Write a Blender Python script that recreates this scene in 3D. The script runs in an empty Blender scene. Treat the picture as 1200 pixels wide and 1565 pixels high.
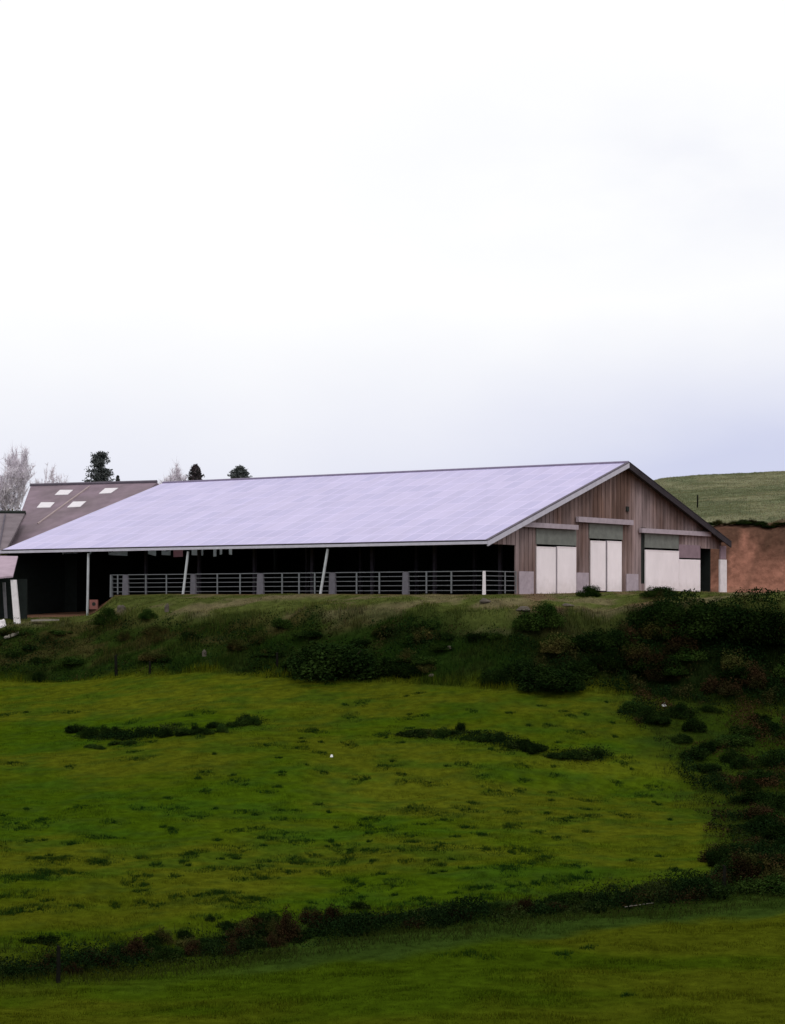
import bpy, math, random
import numpy as np
from mathutils import Vector, Matrix
random.seed(11); rng = np.random.default_rng(11)
R = math.radians
C = bpy.context.scene.collection
scene = bpy.context.scene

# ------------------------------------------------------------ camera, sky, sun, exposure
F, CX, HY, W0, H0 = 3217.0, 600.0, 921.0, 1200.0, 1565.0     # focal length in photo pixels, horizon row
cam = bpy.data.cameras.new('camera'); camo = bpy.data.objects.new('camera', cam); C.objects.link(camo)
camo.location = (0, 0, 0); camo.rotation_euler = (R(90), 0, 0)
cam.sensor_fit = 'VERTICAL'; cam.sensor_height = 36.0; cam.lens = F / H0 * 36.0
cam.shift_y = (HY - H0 / 2) / H0
cam.clip_start = 0.5; cam.clip_end = 12000
scene.camera = camo
scene.view_settings.view_transform = 'Standard'; scene.view_settings.look = 'None'
scene.view_settings.exposure = 0.0; scene.view_settings.gamma = 1.0

SUN_EL, SUN_AZ = R(48), R(12)        # azimuth measured from straight behind the camera, towards the right
w = bpy.data.worlds.new('World'); scene.world = w; w.use_nodes = True
nt = w.node_tree; nt.nodes.clear()
def N(t, **k):
    n = nt.nodes.new(t)
    for a, b in k.items(): setattr(n, a, b)
    return n
L = lambda a, b: nt.links.new(a, b)
def mth(op, a, b=None, c=None, clamp=False):
    n = N('ShaderNodeMath', operation=op, use_clamp=clamp)
    for i, v in enumerate((a, b, c)):
        if v is None: continue
        if isinstance(v, (int, float)): n.inputs[i].default_value = v
        else: L(v, n.inputs[i])
    return n.outputs[0]
out = N('ShaderNodeOutputWorld'); bg = N('ShaderNodeBackground'); bg.inputs['Strength'].default_value = 0.1
sky = N('ShaderNodeTexSky', sky_type='NISHITA', sun_disc=False); sky.sun_elevation = SUN_EL
sky.sun_rotation = math.pi - SUN_AZ; sky.dust_density = 3.0
tc = N('ShaderNodeTexCoord'); sep = N('ShaderNodeSeparateXYZ'); L(tc.outputs['Generated'], sep.inputs[0])
mp = N('ShaderNodeMapping'); mp.inputs['Scale'].default_value = (7.0, 7.0, 15.0); mp.inputs['Location'].default_value = (1.3, 0.4, 2.2)
L(tc.outputs['Generated'], mp.inputs[0])
nz = N('ShaderNodeTexNoise'); nz.inputs['Scale'].default_value = 1.0; nz.inputs['Detail'].default_value = 6; nz.inputs['Roughness'].default_value = 0.5
L(mp.outputs[0], nz.inputs['Vector'])
nn = mth('MULTIPLY', mth('SUBTRACT', nz.outputs[0], 0.5), 1.7)
right = mth('MULTIPLY', mth('ADD', sep.outputs[0], 0.06), 5.0, clamp=True)
low = mth('SUBTRACT', 1.0, mth('MULTIPLY', mth('SUBTRACT', mth('ADD', sep.outputs[2], mth('MULTIPLY', nn, 0.025)), mth('ADD', mth('MULTIPLY', right, 0.015), 0.052)), 12.0, clamp=True))   # grey veil near the land
patch = mth('MULTIPLY', mth('MULTIPLY', right, 0.6), mth('ADD', mth('MULTIPLY', nn, 1.6), 0.32, clamp=True))                    # thin grey cloud to the right
mask = mth('MULTIPLY', mth('MULTIPLY', mth('SUBTRACT', sep.outputs[2], 0.135), 14.0, clamp=True), mth('MULTIPLY', mth('SUBTRACT', 0.26, sep.outputs[2]), 12.0, clamp=True))
veil = mth('ADD', mth('MULTIPLY', low, mth('ADD', mth('MULTIPLY', right, 0.45), 0.50)), mth('MULTIPLY', patch, mask), clamp=True)
mx = N('ShaderNodeMix', data_type='RGBA'); L(veil, mx.inputs[0])
mx.inputs[7].default_value = (6.3, 6.6, 8.7, 1); mx.inputs[6].default_value = (10.5, 10.5, 10.5, 1)
mx2 = N('ShaderNodeMix', data_type='RGBA'); mx2.inputs[0].default_value = 0.05
L(mx.outputs[2], mx2.inputs[6]); L(sky.outputs[0], mx2.inputs[7])
L(mx2.outputs[2], bg.inputs[0]); L(bg.outputs[0], out.inputs[0])

sl = bpy.data.lights.new('sun', 'SUN'); sl.energy = 0.9; sl.angle = R(14); sl.color = (1.0, 0.96, 0.92)
so = bpy.data.objects.new('sun', sl); C.objects.link(so)
sd = Vector((math.sin(SUN_AZ) * math.cos(SUN_EL), -math.cos(SUN_AZ) * math.cos(SUN_EL), math.sin(SUN_EL)))
so.rotation_euler = (-sd).to_track_quat('-Z', 'Y').to_euler()

# ------------------------------------------------------------ helpers
def mat(name, col, rough=0.8, spec=0.2, var=0.0, scale=3.0, stretch=(1, 1, 1), bump=0.0, col2=None, attr=None, metal=0.0, coords='Object'):
    m = bpy.data.materials.new(name); m.use_nodes = True; t = m.node_tree
    b = t.nodes['Principled BSDF']
    b.inputs['Roughness'].default_value = rough; b.inputs['Specular IOR Level'].default_value = spec
    b.inputs['Metallic'].default_value = metal
    def nd(ty, **k):
        n = t.nodes.new(ty)
        for a, v in k.items(): setattr(n, a, v)
        return n
    co = nd('ShaderNodeTexCoord'); ma = nd('ShaderNodeMapping'); ma.inputs['Scale'].default_value = stretch
    t.links.new(co.outputs[coords], ma.inputs[0])
    no = nd('ShaderNodeTexNoise'); no.inputs['Scale'].default_value = scale; no.inputs['Detail'].default_value = 6; no.inputs['Roughness'].default_value = 0.62
    t.links.new(ma.outputs[0], no.inputs['Vector'])
    mr = nd('ShaderNodeMapRange'); mr.inputs[1].default_value = 0.3; mr.inputs[2].default_value = 0.7
    mr.inputs[3].default_value = 1 - var; mr.inputs[4].default_value = 1 + var
    t.links.new(no.outputs[0], mr.inputs[0])
    if col2 is not None:
        base = nd('ShaderNodeMix', data_type='RGBA'); base.inputs[6].default_value = (*col, 1); base.inputs[7].default_value = (*col2, 1)
        n2 = nd('ShaderNodeTexNoise'); n2.inputs['Scale'].default_value = scale * 0.35; n2.inputs['Detail'].default_value = 5
        t.links.new(ma.outputs[0], n2.inputs['Vector'])
        r2 = nd('ShaderNodeMapRange'); r2.inputs[1].default_value = 0.38; r2.inputs[2].default_value = 0.62
        t.links.new(n2.outputs[0], r2.inputs[0]); t.links.new(r2.outputs[0], base.inputs[0]); src = base.outputs[2]
    elif attr:
        a = nd('ShaderNodeAttribute'); a.attribute_name = attr; src = a.outputs['Color']
    else:
        a = nd('ShaderNodeRGB'); a.outputs[0].default_value = (*col, 1); src = a.outputs[0]
    vm = nd('ShaderNodeVectorMath', operation='SCALE'); t.links.new(src, vm.inputs[0]); t.links.new(mr.outputs[0], vm.inputs['Scale'])
    t.links.new(vm.outputs[0], b.inputs['Base Color'])
    if bump:
        bp = nd('ShaderNodeBump'); bp.inputs['Strength'].default_value = 1.0; bp.inputs['Distance'].default_value = bump
        t.links.new(no.outputs[0], bp.inputs['Height']); t.links.new(bp.outputs[0], b.inputs['Normal'])
    return m

def tag(o, label=None, cat=None, group=None, kind=None):
    if label: o['label'] = label
    if cat: o['category'] = cat
    if group: o['group'] = group
    if kind: o['kind'] = kind
    return o
def empty(name, loc, rz=0.0):
    o = bpy.data.objects.new(name, None); C.objects.link(o); o.location = loc; o.rotation_euler = (0, 0, rz); return o

class MB:
    def __init__(s): s.v = []; s.f = []; s.m = []
    def poly(s, pts, mi=0):
        b = len(s.v); s.v += [tuple(p) for p in pts]; s.f.append(tuple(range(b, b + len(pts)))); s.m.append(mi); return s
    def hexa(s, p, mi=0, mtop=None):        # p: 8 points, bottom ring 0-3 then top ring 4-7
        b = len(s.v); s.v += [tuple(q) for q in p]
        for k, f in enumerate(((3, 2, 1, 0), (4, 5, 6, 7), (0, 1, 5, 4), (1, 2, 6, 5), (2, 3, 7, 6), (3, 0, 4, 7))):
            s.f.append(tuple(b + i for i in f)); s.m.append(mtop if (mtop is not None and k == 1) else mi)
        return s
    def box(s, x0, x1, y0, y1, z0, z1, mi=0):
        return s.hexa([(x0, y0, z0), (x1, y0, z0), (x1, y1, z0), (x0, y1, z0), (x0, y0, z1), (x1, y0, z1), (x1, y1, z1), (x0, y1, z1)], mi)
    def tube(s, a, b, ra, rb=None, n=8, mi=0):
        a, b = Vector(a), Vector(b); rb = ra if rb is None else rb
        d = (b - a).normalized(); u = d.orthogonal().normalized(); v = d.cross(u); k = len(s.v)
        for c, r in ((a, ra), (b, rb)):
            for i in range(n):
                t = 2 * math.pi * i / n; s.v.append(tuple(c + (u * math.cos(t) + v * math.sin(t)) * r))
        for i in range(n): j = (i + 1) % n; s.f.append((k + i, k + j, k + n + j, k + n + i)); s.m.append(mi)
        s.f.append(tuple(k + n + i for i in range(n))); s.m.append(mi)
        s.f.append(tuple(k + n - 1 - i for i in range(n))); s.m.append(mi)
        return s
    def mesh(s, name, mats):
        me = bpy.data.meshes.new(name); me.from_pydata(s.v, [], s.f)
        for m in (mats if isinstance(mats, (list, tuple)) else [mats]): me.materials.append(m)
        me.polygons.foreach_set('material_index', s.m); me.update(); return me
    def build(s, name, mats, parent=None):
        o = bpy.data.objects.new(name, s.mesh(name, mats)); C.objects.link(o)
        if parent: o.parent = parent
        return o

def raw_mesh(name, verts, nper, mats, colors=None, midx=None):
    """verts (n,3) numpy; every nper consecutive vertices are one face"""
    n = len(verts); nf = n // nper
    me = bpy.data.meshes.new(name); me.vertices.add(n); me.vertices.foreach_set('co', verts.astype(np.float32).ravel())
    me.loops.add(n); me.loops.foreach_set('vertex_index', np.arange(n, dtype=np.int32))
    me.polygons.add(nf); me.polygons.foreach_set('loop_start', (np.arange(nf) * nper).astype(np.int32))
    for m in mats: me.materials.append(m)
    if midx is not None: me.polygons.foreach_set('material_index', midx.astype(np.int32))
    if colors is not None:
        a = me.color_attributes.new('col', 'FLOAT_COLOR', 'POINT')
        a.data.foreach_set('color', np.c_[colors, np.ones(n)].astype(np.float32).ravel())
    me.update(calc_edges=True); return me

def hashn(i, j, s):
    v = np.sin(i * 127.1 + j * 311.7 + s * 74.7) * 43758.5453
    return v - np.floor(v)
def vnoise(x, y, s=0):
    xi, yi = np.floor(x), np.floor(y); fx, fy = x - xi, y - yi
    fx = fx * fx * (3 - 2 * fx); fy = fy * fy * (3 - 2 * fy)
    a, b = hashn(xi, yi, s), hashn(xi + 1, yi, s); c, d = hashn(xi, yi + 1, s), hashn(xi + 1, yi + 1, s)
    return (a * (1 - fx) + b * fx) * (1 - fy) + (c * (1 - fx) + d * fx) * fy
def fbm(x, y, s=0, o=4):
    t, a, n = 0, 0.5, 0
    for k in range(o): t = t + a * vnoise(x * 2 ** k + 17 * k, y * 2 ** k - 9 * k, s + k); n += a; a *= 0.55
    return t / n
def sm(a, b, x):
    t = np.clip((x - a) / (b - a), 0, 1); return t * t * (3 - 2 * t)

# ------------------------------------------------------------ terrain
# bearings (photo column) against distance and height; every row is a feature line of the land
COLS = np.array([-900., 0., 140., 175., 300., 500., 745., 900., 1010., 1100., 1200., 1500., 2100.])
def zz(Y, y): return (HY - y) * Y / F
rows = []
def row(Ys, ys=None, zs=None):
    Ys = np.array(Ys if hasattr(Ys, '__len__') else [Ys] * len(COLS), float)
    Z = zz(Ys, np.array(ys if hasattr(ys, '__len__') else [ys] * len(COLS), float)) if ys is not None else np.array(zs if hasattr(zs, '__len__') else [zs] * len(COLS), float)
    rows.append((Ys, Z))
row(-400, zs=-1.0); row(0, zs=-1.9); row(12, zs=-4.6); row(30, zs=-8.4); row(46, zs=-10.3)
#            -900  0     140   175   300   500   745   900   1010  1100  1200  1500  2100
YN = np.array([58, 58,   58.5, 59,   60,   62,   64,   66,   67,   68,   69,   72,   78.])   # near lip of the ditch
row(YN, ys=  [1500,1500, 1496, 1494, 1484, 1450, 1420, 1405, 1396, 1388, 1376, 1340, 1280])
YD = YN + 1.6
row(YD, ys=  [1493,1493, 1487, 1485, 1470, 1440, 1410, 1396, 1386, 1376, 1364, 1330, 1270])
YF = YN + 4.2                                                                                # far lip
row(YF, ys=  [1452,1452, 1446, 1443, 1427, 1405, 1378, 1364, 1354, 1342, 1330, 1300, 1245])
YM = (YF + 20)
row(YM, ys=  [1240,1240, 1240, 1238, 1230, 1222, 1215, 1210, 1208, 1205, 1195, 1180, 1160])
YB = np.array([118,119,  118,  117,  114.5,111,  107.5,107,  106,  106,  106,  106,  106.])  # foot of the bank
row(YB, ys=  [1045,1042, 1034, 1032, 1026, 1036, 1044, 1050, 1060, 1066, 1071, 1080, 1085])
YT = np.array([130,128,  129,  128.5,124,  118,  113,  113,  113,  113,  113,  113,  113.])  # top of the bank
row(YT, ys=  [962, 960,  952,  942,  938,  936,  932,  936,  930,  925,  925,  935,  940])
YG = np.array([141,140,  138.2,135.8,131.6,125.2,118.6,121,  122,  123,  124,  124,  124.])  # yard edge at the barn
row(YG, ys=  [946, 946,  941,  909,  908,  908,  909,  906,  903,  905,  906,  906,  906])
YC = np.array([172,172,  172,  172,  171,  168,  162,  157,  153.5,151,150,  149,  149.])    # foot of the cutting
row(YC, zs=  [0,  0.1,  .1,  .3,   .55,  .55,  .6,   .78,  .84,   .74,   .65,  .65,  .6])
YC2 = YC + 2.2
row(YC2, zs= [-1,  -.8,  -.5,  .3,   .8,   1.8,  3.6,  4.6,  5.0,  5.2,  5.3,  5.3,  5.4])
row(YC + 6, zs=[-1,-.8,  -.5,  .4,   1.0,  2.2,  4.2,  5.4,  5.9,  6.1,  6.3,  6.4,  6.5])
row(232, zs= [0,   .5,   .8,   .9,   1.5,  3.5,  7.5,  11.0, 13.45,13.9, 14.35,15.5, 17.])
row(330, zs= [0,   0,    0,    0,    0,    2,    5,    8,    10,   11,   12,   13,   14])
row(3000, zs=[-40]*13); row(9000, zs=[-60]*13)
RY = np.array([r[0] for r in rows]); RZ = np.array([r[1] for r in rows])       # (nrow, ncol)
def colpx(X, Y): return CX + F * X / np.maximum(Y, 25.0)
def lerpcol(tab, px): return np.interp(px, COLS, tab)
def H(X, Y, noise=True):
    X = np.asarray(X, float); Y = np.asarray(Y, float)
    px = np.clip(colpx(X, Y), COLS[0], COLS[-1]); z = np.zeros(np.broadcast(X, Y).shape)
    ry = [lerpcol(RY[i], px) for i in range(len(RY))]; rz = [lerpcol(RZ[i], px) for i in range(len(RZ))]
    z = np.where(Y <= ry[0], rz[0], z)
    for i in range(len(RY) - 1):
        t = (Y - ry[i]) / (ry[i + 1] - ry[i]); m = (t >= 0) & (t <= 1)
        z = np.where(m, rz[i] * (1 - t) + rz[i + 1] * t, z)
    z = np.where(Y > ry[-1], rz[-1], z)
    if noise:
        yard = sm(-3, 2, Y - lerpcol(YG, px)) * (1 - sm(-3, 0, Y - lerpcol(YC, px)))
        bank = sm(-2, 2, Y - lerpcol(YB, px)) * (1 - sm(-4, 1, Y - lerpcol(YG, px)))
        cut = sm(-.5, .5, Y - lerpcol(YC, px)) * (1 - sm(5, 9, Y - lerpcol(YC, px)))
        amp = (0.16 + 0.45 * bank + 0.5 * cut) * (1 - 0.9 * yard) * (Y > 35) * (Y < 1500)
        z = z + amp * (fbm(X * .22, Y * .22, 3, 4) - .5) * 2 + amp * .35 * (fbm(X * 1.1, Y * 1.1, 8, 3) - .5) * 2
        z = z + 1.0 * (fbm(X * .03, Y * .03, 5, 3) - .5) * sm(165, 215, Y) * (Y < 1500)
    return z
def hit(px, py):
    """where the line of sight through a photo pixel meets the land"""
    Y = np.arange(44, 300, 0.1); X = (px - CX) / F * Y; z = (HY - py) / F * Y
    d = H(X, Y) - z; k = int(np.argmax(d >= 0)) if (d >= 0).any() else len(Y) - 1
    return float(X[k]), float(Y[k]), float(H(X[k], Y[k]))

def land_color(X, Y):
    px = np.clip(colpx(X, Y), -900, 2100)
    yn, yf, yb, yt, yg, yc = [lerpcol(t, px) for t in (YN, YF, YB, YT, YG, YC)]
    c = lambda r, g, b: np.array([r, g, b]); e_ = lambda m: m[..., None]
    n1 = fbm(X * .10, Y * .16, 21, 4)[..., None]; n2 = fbm(X * .5, Y * .9, 31, 4)[..., None]; n3 = fbm(X * .05 + 3, Y * .07, 41, 3)[..., None]
    n4 = fbm(X * 1.6, Y * 3.0, 51, 3)[..., None]
    field = c(.033, .058, .002) * (1 - sm(.40, .62, n1)) + c(.058, .068, .004) * sm(.40, .62, n1)
    g = sm(.50, .66, n2) * .55; field = field * (1 - g) + c(.022, .054, .004) * g
    g = sm(.56, .70, n4) * .5; field = field * (1 - g) + c(.024, .042, .005) * g
    field = field * (1 + .35 * (n3 - .5) * 2)
    fore = c(.033, .051, .002) * (1 - sm(.42, .6, n1)) + c(.050, .056, .003) * sm(.42, .6, n1)  # vignette-like darkness put into the foreground grass colour
    fore = fore * (.82 + .36 * n2) * c(.90, .98, 1)
    lush = c(.022, .040, .006) * (.7 + .6 * n2)
    bank = c(.017, .029, .005) * (1 - sm(.45, .6, n2)) + c(.034, .032, .010) * sm(.45, .6, n2)
    g = sm(.46, .58, n1) * .8; bank = bank * (1 - g) + c(.008, .020, .003) * g
    dk_ = e_(sm(760, 900, px)) * .88; bank = bank * (1 - dk_) + c(.006, .011, .003) * dk_ * (.6 + .8 * n2)
    strip = c(.056, .068, .017) * (.7 + .6 * n2); g = sm(.54, .64, fbm(X * .35, Y * .7, 61, 3))[..., None] * .75
    strip = strip * (1 - g * .6) + c(.17, .125, .085) * g * .6
    g = e_(sm(770, 820, px) * (1 - sm(985, 1030, px)) * sm(.42, .56, fbm(X * .5, Y * .25, 63, 3))) * .85; strip = strip * (1 - g) + c(.13, .085, .055) * (.7 + .6 * n2) * g
    dirt = c(.17, .09, .06) * (.75 + .5 * n2)
    cut = c(.27, .125, .088) * (.7 + .6 * n2); g = sm(.48, .62, n4) * .6; cut = cut * (1 - g) + c(.12, .06, .042) * g; g = e_(sm(.9, 2.0, Y - yc + (fbm(X * .9, Y * .4, 83, 4) - .5) * 5)) * .8; cut = cut * (1 - g) + c(.05, .030, .020) * g  # dark upper part: roots, and overhang shadow painted into the earth colour
    hill = c(.165, .165, .10) * (.66 + .68 * n2); g = sm(.46, .60, fbm(X * .16, Y * .09, 81, 4))[..., None] * .7; hill = hill * (1 - g) + c(.095, .11, .06) * g
    e = lambda m: m[..., None]
    wob = (fbm(X * .6, Y * .3, 71, 3) - .5) * 2
    col = fore
    lm = e(sm(-3.2, -1.4, Y - yn + wob * 1.6) * (.25 + .75 * sm(250, 480, px))); col = col * (1 - lm) + lush * lm
    m = e(sm(-.2, .2, Y - yf + wob)); col = col * (1 - m) + field * m
    m = e(sm(-1.5, 1, Y - yb + wob * 2)); col = col * (1 - m) + bank * m
    m = e(sm(-2.5, 1.5, Y - yt + wob * 2)); col = col * (1 - m) + strip * m
    m = e(sm(-.5, 1.5, Y - yg)); col = col * (1 - m) + dirt * m
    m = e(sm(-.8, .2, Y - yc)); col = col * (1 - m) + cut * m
    m = e(sm(3.6, 4.8, Y - yc + wob)); col = col * (1 - m) + hill * m
    # rank scrub ground on the right of the pasture
    edge = np.interp(Y, [60, 68, 74, 84, 95, 107], [1500, 1240, 1130, 1080, 1010, 900])
    sc = (1.2 - .35 * e(sm(76, 88, Y))) * e(sm(-40, 50, px - edge + wob * 40) * sm(0, 1, Y - yf) * (1 - sm(0, 2, Y - yb)))
    col = col * (1 - .75 * sc) + (c(.010, .018, .004) * (.6 + .8 * n2)) * .75 * sc
    return np.clip(col, .001, 1)

def axis(segs):
    a = []
    for s, e_, st in segs: a += list(np.arange(s, e_, st))
    return np.array(a + [segs[-1][1]])
xs = axis([(-6000, -1500, 900), (-1500, -300, 200), (-300, -100, 25), (-100, -46, 4), (-46, 60, .5), (60, 110, 5), (110, 300, 20), (300, 1500, 200), (1500, 6000, 900)])
ys = axis([(-400, -50, 50), (-50, 40, 5), (40, 52, 1), (52, 78, .4), (78, 178, .5), (178, 260, 2), (260, 400, 10), (400, 1500, 110), (1500, 9000, 1250)])
XX, YY = np.meshgrid(xs, ys); ZZ = H(XX, YY); nx, ny = len(xs), len(ys)
V = np.c_[XX.ravel(), YY.ravel(), ZZ.ravel()]
I = np.arange(nx * ny).reshape(ny, nx)
Q = np.stack([I[:-1, :-1], I[:-1, 1:], I[1:, 1:], I[1:, :-1]], -1).reshape(-1, 4)
me = bpy.data.meshes.new('ground'); me.vertices.add(len(V)); me.vertices.foreach_set('co', V.ravel())
me.loops.add(Q.size); me.loops.foreach_set('vertex_index', Q.ravel().astype(np.int32))
me.polygons.add(len(Q)); me.polygons.foreach_set('loop_start', (np.arange(len(Q)) * 4).astype(np.int32))
a = me.color_attributes.new('col', 'FLOAT_COLOR', 'POINT')
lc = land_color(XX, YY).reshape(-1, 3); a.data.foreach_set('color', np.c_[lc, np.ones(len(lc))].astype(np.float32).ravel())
me.polygons.foreach_set('use_smooth', np.ones(len(Q), bool)); me.update(calc_edges=True)
M_ground = mat('turf_and_earth', (0, 0, 0), rough=1.0, spec=.0, var=.35, scale=2.2, bump=.10, attr='col')
me.materials.append(M_ground)
ground = bpy.data.objects.new('ground', me); C.objects.link(ground); tag(ground, kind='structure')

# ------------------------------------------------------------ grass (countless blades)
M_blade = mat('grass_blade', (0, 0, 0), rough=1, spec=.0, var=.15, scale=8, attr='col')
def blades(name, X, Y, h, wd, label, cmul=1.0, lean=.5, jitter=.35, tint=None):
    n = len(X); Z = H(X, Y)
    a = rng.uniform(0, 2 * np.pi, n); hh = h * rng.uniform(.5, 1.3, n); ww = wd * rng.uniform(.6, 1.4, n)
    la = rng.uniform(0, 2 * np.pi, n); ll = rng.uniform(0, lean, n) * hh
    P = np.c_[X, Y, Z - .02]; d = np.c_[np.cos(a), np.sin(a), np.zeros(n)] * (ww / 2)[:, None]
    tip = P + np.c_[np.cos(la) * ll, np.sin(la) * ll, hh]
    v = np.stack([P - d, P + d, tip], 1).reshape(-1, 3)
    col = land_color(X, Y) * cmul * rng.uniform(1 - jitter, 1 + jitter, (n, 1)) * rng.uniform(.88, 1.12, (n, 3))
    if tint is not None: col = col * (1 - tint[1]) + np.array(tint[0]) * tint[1] * rng.uniform(.6, 1.4, (n, 1))
    cc = np.stack([col * [.80, .88, 1], col * [.80, .88, 1], col * [1.3, 1.18, .9]], 1).reshape(-1, 3)  # yellower tips; darker bases put shading into the blade colour for contrast
    me = raw_mesh(name, v, 3, [M_blade], cc)
    o = bpy.data.objects.new(name, me); C.objects.link(o); tag(o, label, 'grass', kind='stuff'); return o
def spread(n, y0, y1, p0=-70, p1=1270):
    u = rng.uniform(0, 1, n); Y = y0 * (y1 / y0) ** u        # denser near the viewer
    X = (rng.uniform(p0, p1, n) - CX) / F * Y; return X, Y
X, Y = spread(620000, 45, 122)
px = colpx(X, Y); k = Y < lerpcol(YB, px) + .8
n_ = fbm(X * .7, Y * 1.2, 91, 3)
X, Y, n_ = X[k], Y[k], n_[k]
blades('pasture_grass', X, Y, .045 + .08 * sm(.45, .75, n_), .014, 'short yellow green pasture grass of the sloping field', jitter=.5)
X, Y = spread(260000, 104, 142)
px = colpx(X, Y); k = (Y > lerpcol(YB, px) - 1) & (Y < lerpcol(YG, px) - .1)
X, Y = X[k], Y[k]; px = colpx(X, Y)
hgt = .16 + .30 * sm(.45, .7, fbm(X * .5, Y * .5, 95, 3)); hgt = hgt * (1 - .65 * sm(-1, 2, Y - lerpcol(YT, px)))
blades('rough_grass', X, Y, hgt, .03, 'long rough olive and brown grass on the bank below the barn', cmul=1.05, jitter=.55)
# hill beyond
u = rng.uniform(0, 1, 90000); Y = 154 + u * 84; X = (rng.uniform(960, 1290, len(u)) - CX) / F * Y; px = colpx(X, Y)
k = Y > lerpcol(YC, px) + 4.4; X, Y = X[k], Y[k]
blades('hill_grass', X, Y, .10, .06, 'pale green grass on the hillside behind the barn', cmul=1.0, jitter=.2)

# rank dark grass along the ditch and on the right
X, Y = spread(170000, 55, 112, -70, 1280); px = colpx(X, Y); yn = lerpcol(YN, px)
edge = np.interp(Y, [60, 68, 74, 84, 95, 107], [1500, 1240, 1130, 1080, 1010, 900]) + 70 * (fbm(X * .5, Y * .5, 15, 3) - .5) * 2
k = ((Y > yn - 1.6 * rng.uniform(0, 1, len(Y))) & (Y < yn + 4.6 + rng.uniform(-1, 1, len(Y)))) | ((px > edge) & (Y > yn))
k &= (Y < lerpcol(YB, px) + .5) & (fbm(X * .8, Y * .8, 16, 3) > .36)
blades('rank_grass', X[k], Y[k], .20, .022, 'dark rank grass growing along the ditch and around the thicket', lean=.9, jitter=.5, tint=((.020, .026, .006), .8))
# tussocks of darker grass in the pasture: dense little clumps
tp = []
for (a, b, sx) in [(60,1313,26),(75,1334,24),(145,1315,44),(215,1340,30),(268,1340,18),(290,1308,24),(320,1368,18),(175,1282,18),(110,1290,20),(25,1345,20),
                   (460,1320,30),(495,1336,20),(410,1318,24),(415,1283,22),(470,1287,18),(355,1309,14),(570,1252,26),(372,1345,26),(30,1392,40),(80,1434,54),(180,1447,34),(282,1426,28),(322,1403,24),
                   (715,1238,30),(757,1210,40),(785,1262,26),(815,1302,30),(825,1315,24),(880,1342,34),(745,1357,16),(715,1328,18),(620,1318,16),(860,1460,26),(715,1460,40),(900,1450,18),(960,1522,14),(1110,1210,40),
                   (535,1140,20),(580,1124,16),(478,1118,22),(500,1045,14),(640,1060,10),(210,1160,30),(410,1211,16),(620,1195,20),(735,1187,18),(590,1172,26),(405,1140,30),(560,1190,12),(205,1150,14),(960,1160,20),(780,1090,12),(870,1094,14),(895,1092,10),(840,1110,14)]:
    X0, Y0, _ = hit(a, b); tp.append((X0, Y0, sx / F * Y0 / 2))
for _ in range(110):
    a = random.uniform(-20, 900); b = random.uniform(1235, 1400); X0, Y0, _z = hit(a, b); tp.append((X0, Y0, random.choice([.12, .2, .3, .45])))
for _ in range(170):
    a = random.uniform(-40, 1060); b = random.uniform(1060, 1400); X0, Y0, _z = hit(a, b); tp.append((X0, Y0, random.choice([.08, .12, .2, .35])))
XS, YS = [], []
for X0, Y0, r in tp:
    n = int(50 + 900 * min(r, 1.0)); ang = rng.uniform(0, 2 * np.pi, n); rr = r * np.sqrt(rng.uniform(0, 1, n))
    k_ = 1 + .5 * np.sin(ang * 2 + X0) + .35 * np.sin(ang * 3 + Y0 * 5); XS.append(X0 + rr * k_ * 1.5 * np.cos(ang)); YS.append(Y0 + rr * k_ * 1.6 * np.sin(ang))
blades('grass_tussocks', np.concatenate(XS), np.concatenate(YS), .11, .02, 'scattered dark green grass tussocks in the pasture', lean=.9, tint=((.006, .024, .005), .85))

# ------------------------------------------------------------ materials of things
def leafmat(name, c, c2):
    m = mat(name, c, rough=1, spec=.0, var=.45, scale=7, col2=c2); t = m.node_tree; b = t.nodes['Principled BSDF']
    src = b.inputs['Base Color'].links[0].from_socket; oi = t.nodes.new('ShaderNodeObjectInfo'); mr = t.nodes.new('ShaderNodeMapRange')
    mr.inputs[3].default_value = .65; mr.inputs[4].default_value = 1.4; t.links.new(oi.outputs['Random'], mr.inputs[0])
    vm = t.nodes.new('ShaderNodeVectorMath'); vm.operation = 'SCALE'; t.links.new(src, vm.inputs[0]); t.links.new(mr.outputs[0], vm.inputs['Scale']); t.links.new(vm.outputs[0], b.inputs['Base Color'])
    return m
M_leaf = [leafmat('leaf_dark', (.005, .012, .003), (.013, .024, .005)), leafmat('leaf_green', (.011, .026, .005), (.024, .042, .008)),
          leafmat('leaf_brown', (.024, .014, .007), (.014, .014, .005)), leafmat('leaf_olive', (.026, .032, .008), (.046, .038, .012))]
M_stem = mat('stem', (.045, .03, .02), var=.3)
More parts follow.
